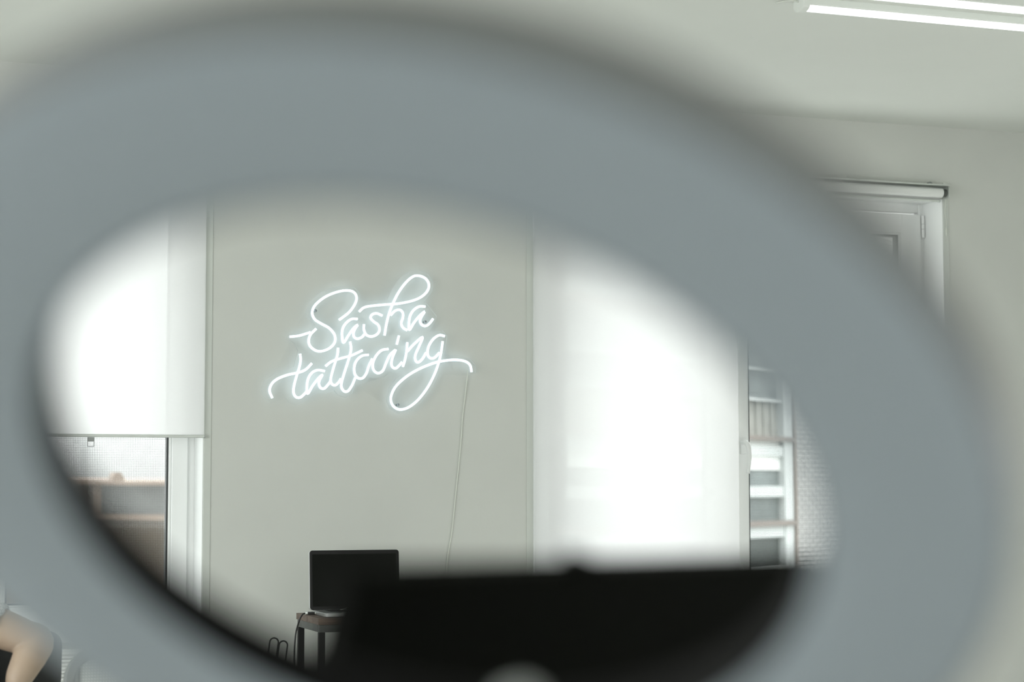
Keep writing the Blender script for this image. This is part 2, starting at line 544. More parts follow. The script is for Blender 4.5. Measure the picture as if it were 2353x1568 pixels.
# unseen windows added in the side and rear walls to let light in
r = empty_struct('added_window_left', (XL, 3.6, W3[2]))
m = MB()
for y0, y1 in ((1.4, 1.46), (2.83, 2.90), (4.30, 4.37), (5.74, 5.80)): m.box(XL-0.14, XL-0.07, y0, y1, W3[2], W3[3])
m.box(XL-0.14, XL-0.07, 1.4, 5.8, W3[2], W3[2]+0.06); m.box(XL-0.14, XL-0.07, 1.4, 5.8, W3[3]-0.06, W3[3])
m.build('frame', M['pvc'], r)
r = empty_struct('added_window_rear', (2.2, YF, W4[2]))
m = MB()
for x0, x1 in ((0, 0.06), (1.43, 1.50), (2.90, 2.97), (4.34, 4.40)): m.box(x0, x1, YF-0.14, YF-0.07, W4[2], W4[3])
m.box(0, 4.4, YF-0.14, YF-0.07, W4[2], W4[2]+0.06); m.box(0, 4.4, YF-0.14, YF-0.07, W4[3]-0.06, W4[3])
m.build('frame', M['pvc'], r)

r = empty_struct('added_window_right', (XR, 4.2, W5[2]))  # unseen window added to brighten the right part of the back wall
m = MB()
for y0, y1 in ((3.4, 3.46), (4.94, 5.0)): m.box(XR+0.20, XR+0.27, y0, y1, W5[2], W5[3])
m.box(XR+0.20, XR+0.27, 3.4, 5.0, W5[2], W5[2]+0.06); m.box(XR+0.20, XR+0.27, 3.4, 5.0, W5[3]-0.06, W5[3])
m.build('frame', M['pvc'], r)

# ================================================================== ROLLER BLINDS
def fabric(x0, x1, z0, z1, y, parent):
    m = MB()
    v = [m.bm.verts.new(p) for p in ((x0, y, z0), (x1, y, z0), (x1, y, z1), (x0, y, z1))]
    m.bm.faces.new(v)
    return m.build('blind_fabric', M['blind'], parent)
def headrail(x0, x1, parent, roll_r):
    m = MB()
    m.box(x0, x1, YB-0.066, YB, 2.722, 2.730)
    m.box(x0, x1, YB-0.006, YB, 2.690, 2.722)
    m.build('headrail', M['alu'], parent, bevel=0.001)
    t = MB()
    t.tube([(x0+0.022, YB-0.036, 2.689), (x1-0.030, YB-0.036, 2.689)], roll_r, seg=28)
    t.build('fabric_roll', M['shirt'], parent, smooth=False)
    for xa, xb in ((x0, x0+0.006), (x1-0.006, x1)):
        k = MB()
        k.prism(rrect(YB-0.064, YB, 2.662, 2.7215, 0.012), 'x', xa, xb)
        k.build('end_bracket', M['alu'], parent)
        c = MB()
        c.lathe([(0, 0), (roll_r*0.8, 0), (roll_r*0.8, 0.016), (0, 0.016)], ((xa+xb)/2 + (0.003 if xa == x0 else -0.019), YB-0.036, 2.689), (1,0,0), 20)
        c.build('roll_end_cap', M['darkbracket'], parent)
def bottom_bar(x0, x1, z, y, parent):
    m = MB()
    m.prism(rrect(y-0.006, y+0.006, z-0.007, z+0.006, 0.004, 4), 'x', x0, x1)
    bar = m.build('bottom_bar', M['alu'], parent)
    for xa, xb in ((x0-0.004, x0), (x1, x1+0.004)):
        MB().prism(rrect(y-0.0065, y+0.0065, z-0.0075, z+0.0065, 0.004, 4), 'x', xa, xb).build('end_cap', M['greyplastic'], bar)
    return bar
BY = YB - 0.018
t = thing('roller_blind', (1.24, BY, 1.44), 'white roller blind half lowered over the left window, grey bottom bar with pull tab', 'blind', 'white roller blinds')
headrail(W1[0]-0.01, W1[1]+0.012, t, 0.019)
fabric(W1[0]+0.002, W1[1]-0.001, 1.447, 2.689, BY, t)
bottom_bar(W1[0]+0.002, W1[1]-0.001, 1.442, BY, t)
p = MB()
# the ring-shaped pull: frame with an open slot
bars4(1.2005, 1.2305, BY-0.0085, BY-0.0045, 1.3935, 1.4345, 0.003, 0.003, 0.003, 0.019, p)
p.build('pull_tab', M['greyplastic'], t, bevel=0.0015)
t = thing('roller_blind', (3.76, BY, 0.66), 'white roller blind fully lowered over the left leaf of the right window', 'blind', 'white roller blinds')
headrail(W2[0]-0.012, 4.292, t, 0.017)
fabric(W2[0]+0.001, 4.277, 0.667, 2.689, BY, t)
bottom_bar(W2[0]+0.001, 4.277, 0.66, BY, t)
t = thing('roller_blind', (4.87, BY, 2.66), 'white roller blind rolled up under its headrail at the top of the right window', 'blind', 'white roller blinds')
headrail(4.298, 5.437, t, 0.0235)
bottom_bar(4.325, 5.402, 2.652, YB-0.020, t)
fabric(4.325, 5.402, 2.655, 2.675, YB-0.020, t)
c = MB()
c.prism([(5.318, 2.730), (5.376, 2.730), (5.362, 2.736), (5.352, 2.744), (5.342, 2.744), (5.334, 2.736)], 'y', YB-0.03, YB-0.012)
c.build('fixing_clip', M['screw'], t, bevel=0.001)
cd = MB()
cd.tube(smooth_path([(5.447, YB-0.012, 2.70), (5.446, YB-0.010, 2.64), (5.442, YB-0.008, 2.60), (5.450, YB-0.008, 2.55), (5.4485, YB-0.008, 2.50)], 5), 0.0016, seg=8)
cd.tube([(5.4485, YB-0.008, 2.520), (5.4485, YB-0.008, 2.478)], 0.004, seg=10)
tag(cd.build('blind_cord', M['white_cable'], smooth=True), 'thin pale cord with a small weight hanging right of the rolled up blind', 'cord')

# ================================================================== NEON SIGN
SIGN = {
    'capital_s': [(2.2991,1.9646),(2.3449,2.0007),(2.3729,2.0413),(2.3778,2.0714),(2.3623,2.0923),(2.329,2.0972),(2.283,2.0872),(2.2323,2.0642),(2.1895,2.0282),(2.1756,1.9932),(2.1874,1.9639),(2.2179,1.945),(2.2536,1.9262),(2.2782,1.8971),(2.2794,1.865),(2.2592,1.8398),(2.2289,1.8252),(2.1985,1.8236),(2.1706,1.8402),(2.1604,1.8646),(2.1677,1.8943),(2.1938,1.9221)],
    's_tail': [(2.0748,1.8836),(2.1174,1.8896),(2.1676,1.9056)],
    'first_a': [(2.3835,1.9709),(2.3579,1.9702),(2.3349,1.9557),(2.3172,1.9304),(2.3123,1.9005),(2.3192,1.8635),(2.3404,1.8937),(2.3633,1.9266),(2.3837,1.9446),(2.372,1.9259),(2.3649,1.9068),(2.3686,1.8895),(2.384,1.8824),(2.4045,1.8904),(2.4148,1.9031)],
    'small_s': [(2.4135,1.9479),(2.4136,1.923),(2.4251,1.9009),(2.4483,1.894),(2.474,1.9046),(2.4858,1.9249),(2.479,1.9472),(2.4583,1.9616),(2.4437,1.9786),(2.4529,1.9939),(2.4736,1.9985),(2.4985,1.9892)],
    'h': [(2.3911,2.0045),(2.4141,2.0236),(2.4527,2.0323),(2.5148,2.0397),(2.5668,2.0448),(2.6294,2.0578),(2.6765,2.0769),(2.708,2.1047),(2.7174,2.1353),(2.7026,2.1626),(2.6709,2.1751),(2.6395,2.1695),(2.6029,2.1364),(2.5718,2.0927),(2.5486,2.0468),(2.5306,2.0011),(2.5178,1.9507),(2.5092,1.9005)],
    'h_arch': [(2.5358,1.9913),(2.5539,2.0108),(2.5763,2.0175),(2.592,2.0054),(2.5931,1.9829),(2.5854,1.9576),(2.5933,1.9377),(2.6132,1.9257)],
    'second_a': [(2.7003,2.0363),(2.6714,2.0354),(2.6453,2.0186),(2.6286,1.9914),(2.6235,1.9586),(2.6257,1.9285),(2.6455,1.9592),(2.6705,1.9901),(2.6967,2.0135),(2.6831,1.9905),(2.6759,1.9701),(2.6848,1.9528),(2.7033,1.9487),(2.7216,1.9613),(2.7374,1.9819)],
    't': [(2.1215,1.8095),(2.1247,1.7826),(2.1185,1.7481),(2.1062,1.7086),(2.0951,1.6643),(2.0943,1.6349),(2.106,1.6174),(2.1245,1.6167),(2.1405,1.6297),(2.152,1.6416)],
    't_crossbar': [(1.9972,1.6114),(1.9845,1.6429),(1.9932,1.6723),(2.0189,1.6957),(2.0636,1.7142),(2.1136,1.7259),(2.1462,1.7398),(2.1737,1.7674)],
    'third_a': [(2.2346,1.7346),(2.2042,1.7389),(2.179,1.7286),(2.1615,1.7047),(2.1542,1.6726),(2.157,1.6334),(2.1795,1.6681),(2.2035,1.6995),(2.2235,1.7181),(2.2121,1.6967),(2.2082,1.6784),(2.2159,1.6604),(2.2326,1.6577),(2.2502,1.6757),(2.2602,1.6892)],
    'double_t_left': [(2.2948,1.8396),(2.2925,1.8108),(2.2825,1.776),(2.2691,1.7313),(2.2617,1.6966),(2.2679,1.678),(2.2832,1.6733),(2.2984,1.6864),(2.3084,1.7024)],
    'double_t_right': [(2.3498,1.8692),(2.3546,1.837),(2.3461,1.7972),(2.3286,1.7423),(2.3136,1.6926),(2.3112,1.6654),(2.3241,1.6468),(2.3419,1.6486),(2.3597,1.6736),(2.3748,1.7085)],
    'double_t_crossbar': [(2.237,1.7568),(2.2647,1.7781),(2.3104,1.7939),(2.3563,1.8073),(2.4049,1.8307)],
    'first_o': [(2.4358,1.8115),(2.4076,1.8074),(2.3846,1.7905),(2.3709,1.763),(2.3711,1.7283),(2.3866,1.7077),(2.4081,1.7066),(2.426,1.7293),(2.4361,1.7593),(2.4529,1.7945)],
    'second_o': [(2.5272,1.84),(2.4951,1.8328),(2.4683,1.8048),(2.4551,1.7696),(2.4604,1.7424),(2.4801,1.7303),(2.5017,1.7417),(2.5161,1.7734),(2.534,1.8112),(2.5599,1.8367)],
    'i': [(2.5625,1.8378),(2.5481,1.804),(2.542,1.7764),(2.5472,1.759),(2.5628,1.7539),(2.581,1.7697),(2.5913,1.7824)],
    'i_dot': [(2.5768,1.9012),(2.5716,1.8811),(2.5665,1.8609)],
    'n_stem': [(2.616,1.8721),(2.613,1.833),(2.6054,1.7927),(2.5956,1.7615)],
    'n': [(2.6172,1.8315),(2.6458,1.8628),(2.6877,1.8975),(2.671,1.8544),(2.6554,1.8189),(2.6545,1.7938),(2.6671,1.7825),(2.688,1.7995),(2.7047,1.8275)],
    'g_bowl': [(2.7931,1.9042),(2.7666,1.908),(2.7377,1.8887),(2.7167,1.8554),(2.7116,1.8226),(2.7232,1.8038),(2.7458,1.8058),(2.7679,1.8289)],
    'g': [(2.7836,1.8807),(2.7774,1.8367),(2.767,1.7911),(2.746,1.7328),(2.712,1.6695),(2.6677,1.6137),(2.6208,1.5781),(2.5792,1.569),(2.549,1.5871),(2.5401,1.6218),(2.5591,1.667),(2.6046,1.7117),(2.662,1.7478),(2.7248,1.7751),(2.7775,1.7903),(2.8411,1.7977),(2.8889,1.7926),(2.9146,1.775),(2.9221,1.7437)],
}
BACKING = [(2.0588,1.8723),(2.0711,1.8947),(2.1187,1.9083),(2.174,1.927),(2.1901,1.9398),(2.1586,1.966),(2.1483,1.9954),(2.1631,2.0403),(2.2084,2.0813),(2.2692,2.1107),(2.3305,2.1202),(2.3716,2.1116),(2.3948,2.0874),(2.4017,2.0577),(2.4285,2.0526),(2.4698,2.0583),(2.5217,2.0615),(2.5448,2.1124),(2.5837,2.1666),(2.6307,2.196),(2.6727,2.2025),(2.7149,2.1864),(2.7388,2.1493),(2.7363,2.1087),(2.6985,2.062),(2.7207,2.0374),(2.7578,1.9931),(2.7473,1.9625),(2.721,1.9239),(2.75,1.9257),(2.7844,1.9306),(2.8067,1.9059),(2.8005,1.8578),(2.791,1.8172),(2.859,1.8187),(2.9123,1.8072),(2.9444,1.7749),(2.9445,1.7419),(2.9177,1.7298),(2.8485,1.7285),(2.7691,1.731),(2.7376,1.6701),(2.6905,1.6067),(2.6383,1.5635),(2.5811,1.5493),(2.5353,1.5722),(2.5201,1.6168),(2.5287,1.6617),(2.57,1.7123),(2.6064,1.7355),(2.5647,1.7332),(2.531,1.7316),(2.5078,1.7112),(2.4716,1.7056),(2.4458,1.7101),(2.4305,1.69),(2.3946,1.6769),(2.3766,1.6766),(2.3641,1.6393),(2.3335,1.619),(2.2978,1.6284),(2.2799,1.6503),(2.2419,1.6349),(2.2064,1.6378),(2.1612,1.6155),(2.1463,1.5967),(2.1112,1.5815),(2.0761,1.5908),(2.0634,1.6151),(2.0211,1.5974),(1.9914,1.5887),(1.9613,1.6185),(1.9511,1.6524),(1.9656,1.6917),(2.0101,1.7218),(2.0749,1.7402),(2.0958,1.7504),(2.1036,1.7874),(2.1144,1.822),(2.099,1.8536),(2.0814,1.8679)]
SCREWS = [(2.1924, 2.003), (2.7032, 1.9677), (2.5765, 1.5901)]

t = thing('neon_sign', (2.45, YB, 1.6), 'lit white neon sign of handwritten words on the pale wall between the windows', 'neon sign')
NY = YB - 0.034
m = MB()
n = len(BACKING)
lo = [m.bm.verts.new((x, NY+0.009, z)) for x, z in BACKING]
hi = [m.bm.verts.new((x, NY+0.013, z)) for x, z in BACKING]
f1 = m.bm.faces.new(lo); f2 = m.bm.faces.new(hi[::-1])
f1.material_index = f2.material_index = 0
for i in range(n):
    q = m.bm.faces.new([lo[i], hi[i], hi[(i+1) % n], lo[(i+1) % n]]); q.material_index = 1
bmesh.ops.triangulate(m.bm, faces=[f1, f2])
m.build('acrylic_panel', [M['acrylic'], M['acrylic_edge']], t)
for nm, pts in SIGN.items():
    m = MB()
    lift = -0.006 if nm in ('t_crossbar', 'double_t_crossbar', 'h_arch') else 0.0
    m.tube(smooth_path([(x, NY+lift, z) for x, z in pts], 6), 0.0054, seg=10)
    m.build('letter_stroke' if nm != 'i_dot' else 'letter_dot', M['neon'], t, smooth=True)
for x, z in SCREWS:
    m = MB()
    m.lathe([(0, -0.004), (0.004, -0.003), (0.0065, 0.0), (0.0065, 0.003), (0.0045, 0.003), (0.0045, 0.030)], (x, NY+0.006, z), (0, 1, 0), 20)
    m.build('screw', M['screw'], t)
m = MB()
m.tube(smooth_path([(2.905, YB-0.022, 1.752), (2.909, YB-0.010, 1.72), (2.902, YB-0.0045, 1.64), (2.888, YB-0.004, 1.53), (2.884, YB-0.004, 1.455), (2.872, YB-0.004, 1.33), (2.858, YB-0.004, 1.20), (2.846, YB-0.004, 1.08), (2.836, YB-0.004, 1.00), (2.816, YB-0.004, 0.87), (2.80, YB-0.004, 0.6), (2.795, YB-0.004, 0.32)], 6), 0.0026, seg=8)
m.box(2.765, 2.825, YB-0.03, YB, 0.24, 0.32)
m.build('power_cable', M['white_cable'], t)

# ================================================================== CEILING LAMPS
def batten():
    x0, L = 0.0, 1.19
    root = thing('ceiling_lamp', (0, 0, ZC), '', 'lamp', 'linear ceiling lamps')
    m = MB()
    m.prism([(-0.037, ZC), (-0.037, ZC-0.022), (-0.031, ZC-0.026), (0.031, ZC-0.026), (0.037, ZC-0.022), (0.037, ZC)], 'x', 0.02, L-0.02)
    m.build('lamp_body', M['lamp_body'], root)
    pr = [(-0.031, ZC-0.0262), (0.031, ZC-0.0262)]
    arc = [(0.028*math.cos(math.radians(a)), ZC-0.0262-0.016*math.sin(math.radians(a))) for a in range(0, 181, 15)]
    MB().prism(arc, 'x', 0.02, L-0.02).build('lamp_diffuser', M['lamp_on'], root)
    cap = [(-0.040, ZC), (0.040, ZC)] + [(0.040*math.cos(math.radians(a)), ZC-0.024-0.024*math.sin(math.radians(a))) for a in range(0, 181, 15)]
    for a, bq in ((0, 0.03), (L-0.03, L)):
        MB().prism(cap, 'x', a, bq).build('end_cap', M['lamp_body'], root, bevel=0.003)
    return root
def copy_tree(o, parent=None):
    c = o.copy(); COL.objects.link(c); c.parent = parent
    for ch in o.children: copy_tree(ch, c)
    return c
proto = batten()
spots = [(3.485, 6.472, 'white linear ceiling lamp nearer the window wall, its end cap in view'),
         (3.485, 6.228, 'upper white linear ceiling lamp cut by the top edge of the view')]
added_lamps = [(4.695, 6.472), (4.695, 6.228), (-0.6, 6.472), (-0.6, 6.228), (3.45, 3.0), (3.45, 2.745), (-0.6, 3.0), (-0.6, 2.745), (3.45, -0.6), (-0.6, -0.6)]  # unseen lamps added to light the wall and ceiling
for i, (x, y, lab) in enumerate(spots):
    o = proto if i == 0 else copy_tree(proto)
    o.location = (x, y, ZC); o['label'] = lab
for x, y in added_lamps:
    o = copy_tree(proto); o.location = (x, y, ZC); o['label'] = 'white linear ceiling lamp added outside the view to light the room'
m = MB()
m.tube(smooth_path([(3.487, 6.472, ZC-0.012), (3.47, 6.47, ZC-0.008), (3.445, 6.50, ZC-0.004), (3.43, 6.54, ZC-0.003)], 5), 0.0022, seg=8)
tag(m.build('lamp_lead', M['white_cable'], smooth=True), 'short white lead coming out of the end cap of the ceiling lamp', 'cable')

# ================================================================== TABLE, LAPTOP, CABLES
TX, TY, TZ = 2.012, 7.785, 0.70
TW, TD = 0.62, 0.37
t = thing('side_table', (TX+TW/2, TY+TD/2, 0), 'small wooden table with a grey steel frame carrying the laptop', 'table')
m = MB()
for k in range(4):
    m.box(TX, TX+TW, TY+TD*k/4+0.0006, TY+TD*(k+1)/4-0.0006, TZ-0.026, TZ)
m.build('table_top', M['wood'], t, bevel=0.0015)
m = MB()
z0, z1 = TZ-0.056, TZ-0.026
m.box(TX+0.004, TX+TW-0.004, TY+0.004, TY+0.029, z0, z1); m.box(TX+0.004, TX+TW-0.004, TY+TD-0.029, TY+TD-0.004, z0, z1)
m.box(TX+0.004, TX+0.029, TY+0.029, TY+TD-0.029, z0, z1); m.box(TX+TW-0.029, TX+TW-0.004, TY+0.029, TY+TD-0.029, z0, z1)
m.build('table_frame', M['steel_grey'], t, bevel=0.002)
for x in (TX+0.004, TX+TW-0.029):
    for y in (TY+0.004, TY+TD-0.029):
        MB().box(x, x+0.025, y, y+0.025, 0, z0).build('leg', M['blackmetal'], t, bevel=0.002)

LX0, LX1, LY0, LY1 = 2.053, 2.428, 7.830, 8.060
t = thing('laptop', ((LX0+LX1)/2, LY0, TZ), 'open silver laptop with a black screen on the small wooden table', 'laptop')
base = MB().prism(rrect(LX0, LX1, LY0, LY1, 0.014), 'z', TZ+0.001, TZ+0.017).build('laptop_base', M['silver'], t, bevel=0.002)
m = MB()
for r_ in range(5):
    for c_ in range(13):
        kx = LX0+0.045+c_*0.0217; ky = LY1-0.045-r_*0.02
        m.box(kx, kx+0.018, ky-0.016, ky, TZ+0.017, TZ+0.0185)
m.build('keyboard', M['keys'], base)
tilt = Matrix.Translation((0, LY1-0.004, TZ+0.016)) @ Matrix.Rotation(math.radians(-4), 4, 'X')
SX0, SX1, SH = LX0-0.010, LX1+0.004, 0.246
lid = MB().prism(rrect(SX0, SX1, 0.0, SH, 0.013), 'y', 0.0015, 0.0075, tilt).build('screen_lid', M['silver'], t, bevel=0.001)
MB().prism(rrect(SX0+0.0032, SX1-0.0006, 0.001, SH-0.0008, 0.012), 'y', 0.0, 0.0014, tilt).build('bezel', M['bezel'], lid)
MB().prism(rrect(SX0+0.014, SX1-0.014, 0.014, SH-0.017, 0.002, 2), 'y', -0.0006, -0.0001, tilt).build('display', M['screen'], lid)
m = MB()
m.tube([(LX0+0.05, LY1-0.004, TZ+0.0165), (LX1-0.05, LY1-0.004, TZ+0.0165)], 0.005, seg=12)
m.build('hinge', M['keys'], t, smooth=True)
m = MB()
m.tube(smooth_path([(2.150, 7.965, TZ+0.0212), (2.170, 7.97, TZ+0.024), (2.188, 7.968, TZ+0.033), (2.212, 7.96, TZ+0.036), (2.240, 7.95, TZ+0.030), (2.268, 7.93, TZ+0.0212)], 6), 0.0022, seg=10)
tag(m.build('white_cable', M['white_cable'], smooth=True), 'short white cable bent in a low arc over the laptop keyboard', 'cable')
t = thing('charging_cable', (2.0, 8.04, TZ), 'black charging cable plugged into the left side of the laptop and hanging down', 'cable')
m = MB()
m.tube([(2.020, 7.992, TZ+0.0085), (2.047, 7.980, TZ+0.0085)], 0.006, seg=14)
m.build('plug', M['cord'], t, smooth=False)
m = MB()
m.tube([(2.012, 7.9955, TZ+0.0085), (2.021, 7.9915, TZ+0.0085)], 0.0072, seg=14)
m.build('plug_collar', M['chrome'], t)
m = MB()
m.tube([(2.0465, 7.9802, TZ+0.0085), (2.0535, 7.977, TZ+0.0085)], 0.0045, seg=12)
m.build('plug_tip', M['chrome'], t)
m = MB()
m.tube(smooth_path([(2.014, 7.995, TZ+0.0085), (2.000, 7.998, TZ+0.0035), (1.985, 7.99, TZ-0.018), (1.970, 7.98, TZ-0.06), (1.963, 7.975, TZ-0.11), (1.961, 7.975, TZ-0.17), (1.963, 7.975, TZ-0.24), (1.968, 7.98, TZ-0.36), (1.96, 8.00, TZ-0.52), (1.95, 8.10, 0.04), (1.90, 8.2, 0.006), (1.7, 8.35, 0.005)], 7), 0.0034, seg=10)
m.build('cord', M['cord'], t, smooth=True)
m = MB()
m.tube([(2.030, 8.018, TZ+0.006), (2.046, 8.010, TZ+0.009)], 0.005, seg=12)
m.tube([(2.022, 8.030, TZ+0.0055), (2.034, 8.018, TZ+0.006)], 0.0035, seg=12)
tag(m.build('cable_adapter', M['chrome'], smooth=True), 'small shiny connector beside the black plug at the laptop', 'connector')
t = thing('wire_stand', (2.04, 8.42, 0), 'thin black wire stand with two rounded loops left of the wooden table', 'stand')
def loop(x0, x1, ztop, lean, y):
    r_ = (x1-x0)/2
    pts = [(x0-lean, y, 0.02), (x0-lean*0.3, y, ztop-0.10), (x0, y, ztop-r_)]
    for k in range(1, 9): pts.append(((x0+x1)/2 - r_*math.cos(math.pi*k/9), y, ztop-r_+r_*math.sin(math.pi*k/9)))
    pts += [(x1, y, ztop-r_), (x1-lean*0.3, y, ztop-0.10), (x1-lean, y, 0.02)]
    return pts
for x0, x1, zt, yy in ((1.962, 2.000, 0.578, 8.42), (2.003, 2.040, 0.564, 8.42)):
    m = MB(); m.tube(loop(x0, x1, zt, 0.035, yy), 0.0034, seg=10); m.build('wire_loop', M['cord'], t, smooth=True)
MB().box(1.90, 2.07, 8.36, 8.48, 0, 0.022).build('foot_plate', M['blackmetal'], t, bevel=0.004)

# radiator under the left window
t = thing('radiator', (1.22, 8.53, 0.12), 'white ribbed radiator under the left window', 'radiator')
m = MB()
m.box(0.80, 1.70, 8.50, 8.56, 0.14, 0.545)
for k in range(26): m.box(0.80, 1.70, 8.489, 8.50, 0.146+k*0.0152, 0.1555+k*0.0152)
m.build('panel', M['radiator'], t, bevel=0.002)
for x in (0.90, 1.58): MB().box(x, x+0.04, 8.56, YB, 0.3, 0.34).build('wall_bracket', M['radiator'], t)
m = MB(); m.tube([(1.66, 8.53, 0.14), (1.66, 8.53, 0.0)], 0.011); m.build('pipe', M['radiator'], t, smooth=True)

# ================================================================== MONITOR ON ITS DESK (blurred, behind the ring)
MA, MBp = Vector((0.3067, 1.0928, 1.1888)), Vector((0.7312, 1.3230, 1.1807))
u = (MBp-MA); mw = u.length; u.normalize()
hn = Vector((u.y, -u.x, 0)).normalized()              # towards the camera side
lean = math.radians(19)
upv = (Vector((0,0,1))*math.cos(lean) + hn*math.sin(lean)).normalized()
nv = u.cross(upv).normalized()
if nv.dot(hn) < 0: nv = -nv
FR = Matrix(((u.x, upv.x, nv.x, MA.x), (u.y, upv.y, nv.y, MA.y), (u.z, upv.z, nv.z, MA.z), (0,0,0,1)))
dz = 0.76
cx = MA + u*(mw/2)
base_c = cx - upv*0.30
t = thing('computer_monitor', (base_c.x, base_c.y, dz), 'out of focus black monitor seen from behind through the ring', 'monitor')
def local_box(m, u0, u1, v0, v1, n0, n1): m.box(u0, u1, v0, v1, n0, n1, FR); return m
m = MB(); m.prism(rrect(0, mw, -0.300, 0, 0.010), 'z', -0.022, 0.0, FR); m.build('monitor_shell', M['black'], t, bevel=0.004)
m = MB(); m.prism(rrect(0.010, mw-0.010, -0.284, -0.010, 0.003, 3), 'z', -0.0235, -0.0221, FR); m.build('display', M['screen'], t)
m = MB(); m.prism(rrect(mw*0.3, mw*0.7, -0.24, -0.10, 0.02), 'z', 0.0, 0.02, FR); m.build('rear_housing', M['black'], t, bevel=0.006)
pc = cx - upv*0.17 + nv*0.012
m = MB(); m.tube([pc, pc + nv*0.05, Vector((pc.x+nv.x*0.06, pc.y+nv.y*0.06, dz+0.02)), Vector((pc.x+nv.x*0.06, pc.y+nv.y*0.06, dz))], 0.02, seg=14); m.build('stand_neck', M['black'], t, smooth=True)
m = MB(); m.lathe([(0, 0), (0.11, 0), (0.11, 0.008), (0.10, 0.014), (0, 0.014)], (pc.x+nv.x*0.06, pc.y+nv.y*0.06, dz), (0,0,1), 40); m.build('stand_base', M['black'], t)
wc = MA + u*(mw*0.415)
WM = Matrix(((u.x, upv.x, nv.x, wc.x), (u.y, upv.y, nv.y, wc.y), (u.z, upv.z, nv.z, wc.z), (0,0,0,1)))
m = MB(); m.prism(rrect(-0.009, 0.009, 0.0005, 0.0068, 0.003), 'z', -0.014, 0.004, WM); m.build('x', M['black']).name = 'webcam'
wb = bpy.data.objects['webcam']; tag(wb, 'small black webcam bump on the top edge of the blurred monitor', 'webcam')
t = thing('desk', (0.62, 1.28, 0), 'dark wooden desk under the blurred black monitor', 'desk')
DM = Matrix.Translation((cx.x, cx.y, 0)) @ Matrix.Rotation(math.atan2(u.y, u.x), 4, 'Z')
MB().box(-0.45, 0.9, -0.10, 0.55, dz-0.035, dz, DM).build('desk_top', M['deskwood'], t, bevel=0.003)
for x in (-0.42, 0.83):
    for y in (-0.07, 0.48):
        MB().box(x, x+0.04, y, y+0.04, 0, dz-0.035, DM).build('leg', M['blackmetal'], t, bevel=0.003)

# ================================================================== RING LAMP
RC = Vector((0.2562, 0.8221, 1.2297)); RN = Vector((-0.4055, -0.5371, -0.7396)).normalized()
g = (Vector((0,0,-1)) - RN*RN.dot(Vector((0,0,-1)))).normalized()       # steepest way down in the ring's plane
foot = RC + g*0.30
t = thing('ring_lamp', (foot.x, foot.y, 0), 'huge blurred grey ring lamp in the foreground, switched off, on a black tripod', 'lamp')
m = MB()
prof = [(0.1712, -0.002)]
for k in range(0, 13):
    a = math.pi*k/12
    prof.append((0.2092 - 0.0378*math.cos(a), 0.0 + 0.006*math.sin(a)))
prof.append((0.2472, -0.002))
m.lathe(prof, RC, RN, 128)
m.build('ring_diffuser', M['ring_front'], t, smooth=True)
m = MB()
prof = [(0.2472, -0.004), (0.2472, 0.001), (0.2490, 0.001), (0.2505, -0.026), (0.2475, -0.032), (0.235, -0.038), (0.195, -0.036), (0.186, -0.033), (0.182, -0.018), (0.180, -0.004)]
m.lathe(prof, RC, RN, 128, closed=True)
m.build('ring_housing', M['ring_body'], t)
m = MB()
m.lathe([(0.1712, 0.0005), (0.1698, 0.0005), (0.1705, -0.0265), (0.1740, -0.0310), (0.1800, -0.0310), (0.1795, -0.0045), (0.1712, -0.0045)], RC, RN, 128, closed=True)
m.build('inner_rim', M['ring_rim'], t)
yk = RC + g*0.232 - RN*0.02
m = MB(); m.tube([yk, yk + g*0.03, foot], 0.012, seg=14); m.build('tilt_bracket', M['ring_body'], t, smooth=True)
m = MB(); m.lathe([(0, -0.022), (0.014, -0.017), (0.02, 0), (0.014, 0.017), (0, 0.022)], foot, (0,0,1), 24); m.build('ball_joint', M['ring_body'], t, smooth=True)
m = MB(); m.tube([foot, (foot.x, foot.y, 0.55)], 0.009, seg=16); m.tube([(foot.x, foot.y, 0.62), (foot.x, foot.y, 0.16)], 0.0125, seg=16); m.build('pole', M['blackmetal'], t, smooth=True)
for k in range(3):
    a = math.radians(40 + 120*k)
    q = Vector((foot.x + 0.33*math.cos(a), foot.y + 0.33*math.sin(a), 0.012))
    m = MB(); m.tube([(foot.x, foot.y, 0.50), q], 0.009, seg=12); lg = m.build('leg', M['blackmetal'], t, smooth=True)
    m = MB(); m.tube([q + (Vector((foot.x, foot.y, 0.5))-q).normalized()*0.05, q], 0.012, seg=12); m.build('rubber_foot', M['cord'], lg, smooth=True)
pk = Vector((0.3437, 0.9345, 1.1258))
sd = RC + g*0.188 - RN*0.030
m = MB(); m.tube([sd, (sd+pk)/2, pk], 0.005, seg=12); ph = m.build('phone_mount', M['ring_body'], t, smooth=True)
m = MB(); m.lathe([(0, -0.015), (0.009, -0.013), (0.0145, -0.005), (0.0145, 0.005), (0.009, 0.013), (0, 0.015)], pk, (0.3, -0.5, 0.8), 24); m.build('mount_knob', M['greyplastic'], ph, smooth=True)

